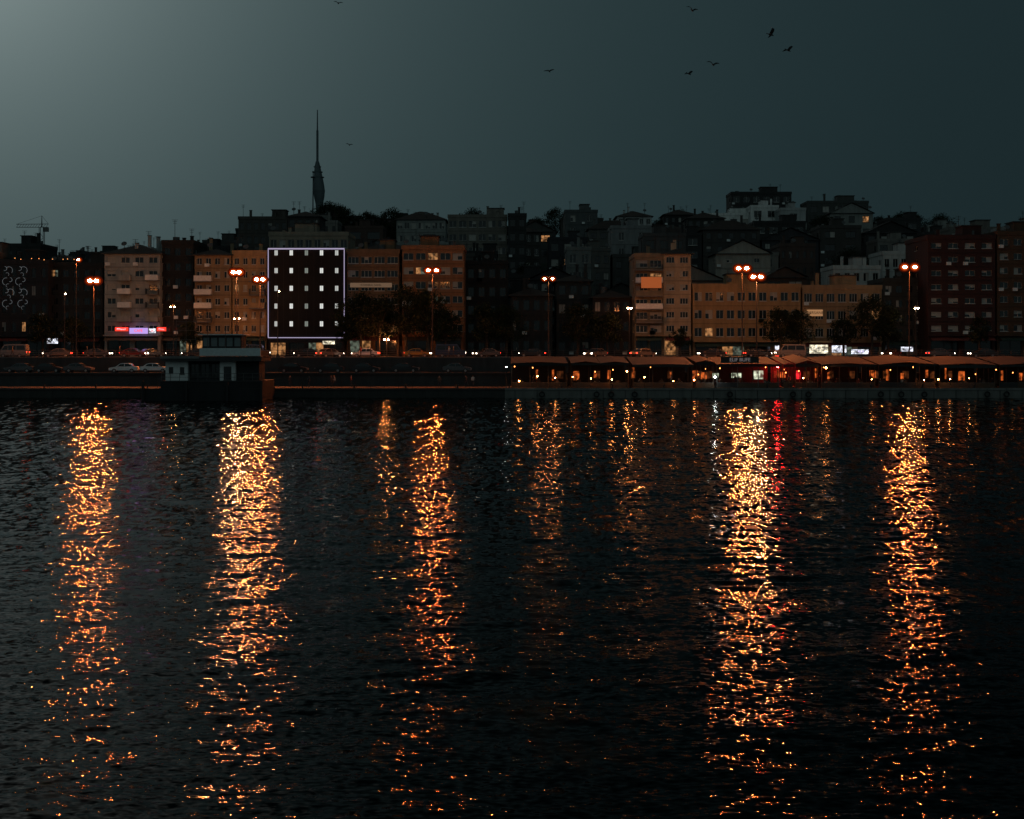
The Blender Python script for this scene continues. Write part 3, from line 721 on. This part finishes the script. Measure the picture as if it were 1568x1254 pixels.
def restaurant(u0,u1,style):
    AWN=R.choice(AWNS)
    x0,x1=X(u0,206),X(u1,206); org=((x0+x1)/2,206,QZ); e=group('waterfront_restaurant',org)
    S=MB();G=MB();Fn=MB();A=MB()
    zr0=Z(557+R.uniform(-3,2),202); zr1=Z(547,210)
    S.box((x0,201.6,QZ+.004),(x1,211.5,QZ+.12),WOOD)
    S.box((x0+.05,211.3,QZ+.12),(x1-.05,211.5,zr1-.2),wall_mat((.04,.025,.02),'restaurant_wall'))
    n=max(2,int((x1-x0)/2.6)); st=(x1-x0-.3)/n
    for i in range(n+1):
        xx=x0+.1+i*st
        S.box((xx,201.8,QZ+.12),(xx+.1,201.9,zr0-.1),WOOD if style!=1 else METAL); S.box((xx,206.5,QZ+.12),(xx+.1,206.6,zr0+.1),WOOD)
        if i<n:
            m={0:GLOW,1:WGL,2:RGL,3:GLOW}[style]
            if R.random()<.8:
                a=xx+.3+R.uniform(0,.8); w=R.choice([.2,.3,.45,.9]) if style in (0,3) else R.uniform(.6,1.5)
                zt=QZ+R.uniform(1.9,3.1 if style==3 else 2.6)
                G.box((a,211.2,QZ+R.choice([.9,1.1,1.3])),(a+w,211.29,zt),m)
            if R.random()<.6:
                a=xx+R.uniform(.3,1.6); G.box((a,211.22,QZ+1.2),(a+R.uniform(.5,1.1),211.285,QZ+2.3),GLOWB)
            S.box((xx+.1,201.83,QZ+.12),(xx+st,201.86,QZ+.75),AWN if R.random()<.6 else WOOD)
            S.box((xx+.1,201.82,QZ+.75),(xx+st,201.9,QZ+.8),METAL)
            if R.random()<.6: G.ball((xx+R.uniform(.3,1.6),R.uniform(203,208),QZ+R.uniform(1.9,3.2)),.075,.075,.1,BULB,8,6)
            tx=xx+st/2; ty=R.choice([203.4,205.2,208])
            Fn.box((tx-.4,ty-.4,QZ+.82),(tx+.4,ty+.4,QZ+.87),WHITEP if R.random()<.3 else WOOD); Fn.tube((tx,ty,QZ+.12),(tx,ty,QZ+.82),.05,.05,DARKM,6)
            chair(Fn,tx,ty-.75,QZ+.12,-1); chair(Fn,tx,ty+.75,QZ+.12,1)
            if R.random()<.75: person(tx,ty+.72,QZ+.09,'sit',0)
            if R.random()<.6: person(tx,ty-.72,QZ+.09,'sit',math.pi)
            if R.random()<.4: person(xx+.6,R.uniform(206,210),QZ+.12,R.choice(['stand','walk']),R.uniform(0,6))
    nb=max(1,int((x1-x0)/R.uniform(4,9))); bw=(x1-x0)/nb
    for i in range(nb):
        a=x0+i*bw+.03; b2=a+bw-.06; c=(a+b2)/2; h=R.uniform(.08,.5)
        A.face([(a,201.2,zr0),(c,201.2,zr0+h),(c,211.8,zr1+h),(a,211.8,zr1)],AWN); A.face([(c,201.2,zr0+h),(b2,201.2,zr0),(b2,211.8,zr1),(c,211.8,zr1+h)],AWN)
        A.box((a,201.17,zr0-R.uniform(.25,.5)),(b2,201.2,zr0),AWN)
        A.tube((a,201.5,zr0-.05),(b2,201.5,zr0-.05),.05,.05,METAL,6)
    S.done('structure',e,org);G.done('lights',e,org);Fn.done('tables_and_chairs',e,org);A.done('awning',e,org,)
for (a,b2,s) in ((782,868,0),(872,960,0),(964,1056,3),(1059,1088,0),(1090,1186,1),(1190,1206,0),(1208,1244,2),(1247,1330,3),(1333,1420,0),(1424,1510,3),(1514,1600,0),(1604,1680,0)): restaurant(a,b2,s)
sign('restaurant_sign',1104,1162,547,555,200.9,plain('sign_board',(.03,.03,.03)),'ELIF BUFE',emis('sign_letters',(.9,.8,.8),.15),ts=.95)
def quay_lantern(u,mat,h=2.6,r=.15,y=201.0):
    x=X(u,y); e=group('quay_lantern',(x,y,QZ)); B=MB()
    B.tube((x,y,QZ),(x,y,QZ+h),.05,.03,DARKM,6); B.tube((x,y,QZ+h+r),(x,y,QZ+h+r+.1),.5,.08,DARKM,10)
    B.done('post',e,(x,y,QZ)); B=MB(); B.ball((x,y,QZ+h),r,r,r,mat,10,8); B.done('globe',e,(x,y,QZ))
for u in (795,823,850,877,905,937,987,1031,1063,1230,1335,1415,1437,1455,1484): quay_lantern(u,BULBB,R.uniform(1.0,1.7),R.uniform(.055,.09),200.75)
quay_lantern(1095,BULW,1.6,.12,200.75); quay_lantern(775,BULW,3.0,.06); quay_lantern(1191,emis('red_lantern',(1,.015,.015),300),3.0,.2,209.5) ; quay_lantern(960,BULBB,2.4,.1,200.75); quay_lantern(1265,BULBB,2.9,.13,200.75)
for i in range(10): person(X(R.uniform(300,780),206),R.uniform(202,211),QZ,R.choice(['stand','walk']),R.uniform(0,6))
for i in range(9): person(X(R.uniform(10,760),223),R.uniform(222.8,224.6),SZ+.02,R.choice(['stand','walk']),R.choice([1.57,-1.57])+R.uniform(-.4,.4))

# ---------------------------------------------------------------- ferry pier with pavilion
def pier():
    D=190; org=(X(320,D),D,0); e=group('ferry_pier',org); B=MB();G=MB();T=MB()
    dk=Z(583,D)
    PT=wall_mat((.02,.022,.024),'pontoon_steel')
    B.box((X(226,D),D-1.5,-.4),(X(402,D),199.8,dk-1.0),PT); B.box((X(248,D),D-.8,dk-1.0),(X(402,D),199.4,dk),PT); B.box((X(247,D),D-.9,dk-.12),(X(403,D),D-.8,dk+.02),CONCD)
    xa,xb=X(252,D),X(398,D)
    x1=X(286,D); facade(B,G,(xa,D+.5),(1,0),(0,-1),x1-xa,dk,Z(553,D),1,2,WHITEP,.4,.35,FRAMED,0,0,.12,0,pane=GLASS)
    B.box((xa,D+.75,dk),(x1,D+6,Z(553,D)),WHITEP)
    hall=wall_mat((.04,.045,.048),'hall_wall'); x2=X(334,D); x3=X(358,D)
    facade(B,G,(x1+.02,D+1.5),(1,0),(0,-1),x2-x1,dk,Z(553,D),1,3,hall,.8,.7,DARKM,0,0,.12,1,pane=GLASS)
    B.box((x1+.02,D+1.75,dk),(xb-.4,D+6,Z(553,D)-.01),hall)
    facade(B,G,(x2+.05,D+.8),(1,0),(0,-1),x3-x2,dk,Z(553,D),1,1,WHITEP,.5,.7,FRAMED,0,0,.12,0,pane=GLASS,sill=.05)
    B.box((x2+.05,D+1.05,dk),(x3+.05,D+1.6,Z(553,D)),WHITEP)
    pale=plain('fascia',(.65,.72,.72),.5)
    B.box((xa-.4,D-.6,Z(553,D)),(xb+.3,D+7,Z(546,D)),CONCD)
    B.box((xa-.45,D-.68,Z(549,D)),(X(306,D),D-.6,Z(545,D)),CONC)
    B.box((X(307,D),D-.7,Z(545,D)+.003),(xb+.2,D-.5,Z(533,D)),pale)
    B.box((X(307,D),D-.49,Z(545,D)+.003),(xb+.2,D+6,Z(537,D)),CONCD)
    c0,c1=X(306,D),X(366,D); z0=Z(531,D); z1=Z(513,D)
    facade(B,G,(c0,D+1.5),(1,0),(0,-1),c1-c0,z0-.3,z1,1,5,hall,.85,.7,DARKM,0,0,.08,0,pane=plain('cabin_glass',(.16,.22,.23),.3))
    B.box((c0,D+1.7,z0-.3),(c1,D+5,z1-.002),hall); B.box((c0-.5,D+.9,z1),(c1+.5,D+5.4,z1+.16),pale)
    for u in (270,285,300,318,345,372):
        T.tube((X(u,D),D,Z(546,D)),(X(u,D),D,Z(490 if u<320 else 505,D)),.05,.045,METAL,6)
    for v in (492,506,520,533): T.tube((X(270,D),D,Z(v,D)),(X(300,D),D,Z(v,D)),.035,.035,METAL,5)
    for v in (526,533,539): T.tube((xa-.3,D-.4,Z(v,D)),(X(305,D),D-.4,Z(v,D)),.025,.025,METAL,5)
    for i in range(8): T.tube((xa-.3+i*.62,D-.4,Z(546,D)),(xa-.3+i*.62,D-.4,Z(526,D)),.025,.025,METAL,5)
    for i in range(12):
        xx=X(249,D)+i*(X(402,D)-X(249,D))/11
        T.tube((xx,D-.7,dk),(xx,D-.7,dk+1.0),.035,.035,METAL,5)
    for h in (.5,1.0): T.tube((X(249,D),D-.7,dk+h),(X(402,D),D-.7,dk+h),.03,.03,METAL,5)
    for u in (224,290,352,404):
        T.tube((X(u,D),D-1.8,-2),(X(u,D),D-1.8,2.6),.2,.2,DARKM,8)
    B.done('deck_and_walls',e,org);G.done('glazing',e,org);T.done('railings_and_piles',e,org)
pier()

# ---------------------------------------------------------------- gulls
GUL=plain('gull_feathers',(.02,.02,.02),.9)
def gull(u,v,D,span,flap,rz,bank):
    x,z=X(u,D),Z(v,D); e=group('flying_gull',(x,D,z),rz); B=MB(); s=span/2
    secs=[(-.32,.012,0),(-.24,.05,.005),(-.05,.085,0),(.12,.075,0),(.26,.03,-.01),(.42,.045,-.01)]
    n=8; ring=[]
    for (yy,rr,zz) in secs:
        ring.append(len(B.v))
        for k in range(n): B.v.append((rr*math.cos(k*2*math.pi/n),yy,zz+rr*.8*math.sin(k*2*math.pi/n)))
    for a,b2 in zip(ring,ring[1:]):
        for k in range(n): B.f.append((a+k,a+(k+1)%n,b2+(k+1)%n,b2+k)); B.m.append(B.mi(GUL))
    for sd in (-1,1):
        P=[(.05,0,.03,.28),(.35*s,-.04,.03+.30*flap*s,.32),(.7*s,-.02,.03+.34*flap*s,.24),(s,.12,.03+.15*flap*s,.05)]
        for a,b2 in zip(P,P[1:]):
            B.face([(sd*a[0],-a[3]/2+a[1],a[2]),(sd*b2[0],-b2[3]/2+b2[1],b2[2]),(sd*b2[0],b2[3]/2+b2[1],b2[2]),(sd*a[0],a[3]/2+a[1],a[2])],GUL)
    o=B.done('body_and_wings',e,(0,0,0)); o.rotation_euler=(.6,bank,0)
for (u,v,D,sp,fl,rz,bk) in ((1060,16,140,1.4,1.0,.4,.2),(1180,53,135,1.4,1.6,1.0,-.9),(1207,77,140,1.4,.9,.5,-.5),(1092,99,135,1.4,.9,.3,.1),(1055,113,160,1.3,.8,.6,-.4),(841,109,170,1.4,.5,.3,-.2),(518,5,190,1.3,.8,.2,.1),(535,222,240,1.2,.9,.2,.1)):
    gull(u,v,D,sp,fl,rz,bk)

# ---------------------------------------------------------------- water
def water():
    ys=[9.0]
    while ys[-1]<199.95: ys.append(ys[-1]+max(.04,.0031*ys[-1]))
    ys[-1]=199.97
    ys=np.array(ys); nc=1150
    t=np.linspace(-1,1,nc)
    Yg=np.repeat(ys[:,None],nc,1); Xg=(Yg*.42+13)*t[None,:]
    dy=np.maximum(.04,.0031*Yg).astype(np.float32)
    Zg=np.zeros_like(Xg,dtype=np.float32); Xf=Xg.astype(np.float32); Yf=Yg.astype(np.float32)
    n=72; lam=np.exp(np.linspace(math.log(.22),math.log(7),n))
    gust=np.zeros_like(Zg)
    for i in range(6):
        a=NR.uniform(0,6.28); k=2*math.pi/NR.uniform(9,40); gust+=np.sin(k*(Xf*math.cos(a)+1.6*Yf*math.sin(a))+NR.uniform(0,6.28))
    gust=np.clip(1+.25*gust,.3,1.9)
    for i,l in enumerate(lam):
        l*=NR.uniform(.9,1.1)
        th=math.pi/2+NR.normal(0,.5)+ (0.08)
        k=2*math.pi/l
        s=.0108*(1.0 if l<.8 else (.8/l)**.5)
        amp=s*math.sqrt(2)/k
        att=np.clip((l/dy-3.0)/2.5,0,1)
        ph=k*(Xf*math.cos(th)+Yf*math.sin(th))+NR.uniform(0,6.28)
        w=np.sin(ph)
        Zg+=(amp*att)*(w+.18*np.cos(2*ph))*(gust if l<2.5 else 1)
    nr=len(ys)
    co=np.stack([Xf,Yf,Zg],-1).reshape(-1,3)
    idx=np.arange(nr*nc).reshape(nr,nc)
    q=np.stack([idx[:-1,:-1],idx[:-1,1:],idx[1:,1:],idx[1:,:-1]],-1).reshape(-1,4)
    b=len(co); ex=np.array([(-6000,-6000,-.45),(6000,-6000,-.45),(6000,201,-.45),(-6000,201,-.45)],dtype=np.float32)
    co=np.concatenate([co,ex]); q=np.concatenate([q,np.array([[b,b+1,b+2,b+3]])])
    me=bpy.data.meshes.new('water'); me.vertices.add(len(co)); me.vertices.foreach_set('co',co.astype(np.float32).ravel())
    me.loops.add(q.size); me.loops.foreach_set('vertex_index',q.astype(np.int32).ravel())
    me.polygons.add(len(q)); me.polygons.foreach_set('loop_start',np.arange(0,q.size,4,dtype=np.int32)); me.polygons.foreach_set('loop_total',np.full(len(q),4,dtype=np.int32))
    me.polygons.foreach_set('use_smooth',np.ones(len(q),dtype=bool)); me.update(calc_edges=True)
    m=bpy.data.materials.new('sea_water'); nt,N,L,bs=nodes_of(m)
    bs.inputs['Base Color'].default_value=(.0002,.0035,.0045,1); bs.inputs['Roughness'].default_value=.035; bs.inputs['IOR'].default_value=1.33
    bs.inputs['Specular IOR Level'].default_value=.03
    tc=N.new('ShaderNodeTexCoord'); geo=N.new('ShaderNodeNewGeometry'); sep=N.new('ShaderNodeSeparateXYZ'); L.new(tc.outputs['Object'],sep.inputs[0])
    acc=geo.outputs['Normal']
    def layer(sc,pts,acc,amp,det=1):
        mp=N.new('ShaderNodeMapping'); mp.inputs['Scale'].default_value=(sc[0],sc[1],1); L.new(tc.outputs['Object'],mp.inputs[0])
        nz=N.new('ShaderNodeTexNoise'); nz.inputs['Scale'].default_value=1; nz.inputs['Detail'].default_value=det
        L.new(mp.outputs[0],nz.inputs['Vector'])
        sb=N.new('ShaderNodeVectorMath'); sb.operation='SUBTRACT'; sb.inputs[1].default_value=(.5,.5,.5); L.new(nz.outputs['Color'],sb.inputs[0])
        d=N.new('ShaderNodeMath'); d.operation='DIVIDE'; d.inputs[1].default_value=200; L.new(sep.outputs['Y'],d.inputs[0])
        cr=N.new('ShaderNodeFloatCurve'); cm=cr.mapping.curves[0]
        while len(cm.points)>2: cm.points.remove(cm.points[1])
        cm.points[0].location=(0,pts[0][1]); cm.points[1].location=(1,pts[-1][1])
        for p in pts[1:-1]: cm.points.new(p[0]/200,p[1])
        for p in cm.points: p.handle_type='VECTOR'
        cr.mapping.update(); L.new(d.outputs[0],cr.inputs['Value'])
        cb=N.new('ShaderNodeCombineXYZ')
        a_=N.new('ShaderNodeMath'); a_.operation='MULTIPLY'; a_.inputs[1].default_value=amp; L.new(cr.outputs[0],a_.inputs[0])
        ax=N.new('ShaderNodeMath'); ax.operation='MULTIPLY'; ax.inputs[1].default_value=.75; L.new(a_.outputs[0],ax.inputs[0])
        L.new(ax.outputs[0],cb.inputs[0]); L.new(a_.outputs[0],cb.inputs[1])
        ml=N.new('ShaderNodeVectorMath'); ml.operation='MULTIPLY'; L.new(sb.outputs[0],ml.inputs[0]); L.new(cb.outputs[0],ml.inputs[1])
        ad=N.new('ShaderNodeVectorMath'); ad.operation='ADD'; L.new(acc,ad.inputs[0]); L.new(ml.outputs[0],ad.inputs[1]); return ad.outputs[0]
    acc=layer((5.0,9),[(0,1),(28,1),(70,.15),(200,0)],acc,.72)
    acc=layer((3.6,1.7),[(0,0),(30,.35),(60,1),(100,.8),(150,.1),(200,0)],acc,.64)
    acc=layer((2.2,.34),[(0,0),(60,0),(110,.8),(150,1),(200,1)],acc,.66)
    nm=N.new('ShaderNodeVectorMath'); nm.operation='NORMALIZE'; L.new(acc,nm.inputs[0]); L.new(nm.outputs[0],bs.inputs['Normal'])
    me.materials.append(m); link('water',me)
water()
B=MB(); B.box((-6000,-6000,-9),(6000,9000,-8.9),EARTH); B.done('ground')

# ---------------------------------------------------------------- sky and light
w=bpy.data.worlds.new('World'); scn.world=w; w.use_nodes=True; nt=w.node_tree; N=nt.nodes; L=nt.links; N.clear()
out=N.new('ShaderNodeOutputWorld'); bg=N.new('ShaderNodeBackground'); L.new(bg.outputs[0],out.inputs[0])
tc=N.new('ShaderNodeTexCoord')
nrm=N.new('ShaderNodeVectorMath'); nrm.operation='NORMALIZE'; L.new(tc.outputs['Generated'],nrm.inputs[0])
az,el=math.radians(-24),math.radians(19)
gd=(math.sin(az)*math.cos(el),math.cos(az)*math.cos(el),math.sin(el))
dt=N.new('ShaderNodeVectorMath'); dt.operation='DOT_PRODUCT'; L.new(nrm.outputs[0],dt.inputs[0]); dt.inputs[1].default_value=gd
def math_(op,a,b=None,c=None):
    n=N.new('ShaderNodeMath'); n.operation=op
    for i,s in enumerate((a,b,c)):
        if s is None: continue
        if isinstance(s,(int,float)): n.inputs[i].default_value=s
        else: L.new(s,n.inputs[i])
    return n.outputs[0]
ang=math_('MULTIPLY',math_('ARCCOSINE',math_('MINIMUM',dt.outputs['Value'],.99999)),180/math.pi)
g1=math_('MULTIPLY',math_('EXPONENT',math_('MULTIPLY',ang,-1/6.0)),.42)
g2=math_('MULTIPLY',math_('EXPONENT',math_('MULTIPLY',ang,-1/15)),.125)
nz=N.new('ShaderNodeTexNoise'); nz.inputs['Scale'].default_value=3.0; nz.inputs['Detail'].default_value=5; L.new(nrm.outputs[0],nz.inputs['Vector'])
mot=math_('ADD',math_('MULTIPLY',nz.outputs['Fac'],.35),.82)
def rgb(c,s):
    v=N.new('ShaderNodeVectorMath'); v.operation='SCALE'; v.inputs[0].default_value=c; L.new(s,v.inputs['Scale']); return v.outputs[0]
def add(a,b):
    v=N.new('ShaderNodeVectorMath'); v.operation='ADD'; L.new(a,v.inputs[0]); L.new(b,v.inputs[1]); return v.outputs[0]
sky=N.new('ShaderNodeTexSky'); sky.sky_type='NISHITA'; sky.sun_disc=False; sky.sun_elevation=math.radians(1); sky.sun_rotation=az; sky.air_density=1; sky.dust_density=3
sv=N.new('ShaderNodeVectorMath'); sv.operation='MULTIPLY'; sv.inputs[1].default_value=(.0002,.0004,.0008); L.new(sky.outputs[0],sv.inputs[0])
base=math_('MULTIPLY',mot,.0155)
# sky behind the viewer brightened, added as fill light on the facades
sp=N.new('ShaderNodeSeparateXYZ'); L.new(nrm.outputs[0],sp.inputs[0])
rear=N.new('ShaderNodeMapRange'); rear.interpolation_type='SMOOTHSTEP'; rear.inputs['From Min'].default_value=-.05; rear.inputs['From Max'].default_value=-.8
rear.inputs['To Min'].default_value=0; rear.inputs['To Max'].default_value=.095; L.new(sp.outputs['Y'],rear.inputs['Value'])
tot=add(add(rgb((.97,1.0,.93),g1),rgb((.52,1.0,1.06),g2)),add(rgb((.48,1.0,1.17),base),sv.outputs[0]))
tot=add(tot,rgb((.72,1.0,1.0),rear.outputs[0]))
L.new(tot,bg.inputs['Color']); bg.inputs['Strength'].default_value=1.0
sun=bpy.data.lights.new('sun','SUN'); sun.energy=.03; sun.angle=math.radians(25); sun.color=(1,.95,.88)
so=bpy.data.objects.new('sun',sun); scn.collection.objects.link(so)
so.rotation_euler=Vector((-gd[0],-gd[1],-.5)).to_track_quat('-Z','Y').to_euler()

cam=bpy.data.cameras.new('camera'); co=bpy.data.objects.new('camera',cam); scn.collection.objects.link(co); scn.camera=co
cam.sensor_width=36; cam.lens=50.0; co.location=(0,0,EYE); co.rotation_euler=(math.pi/2,0,0)
cam.shift_y=-92/1568; cam.clip_start=.5; cam.clip_end=20000
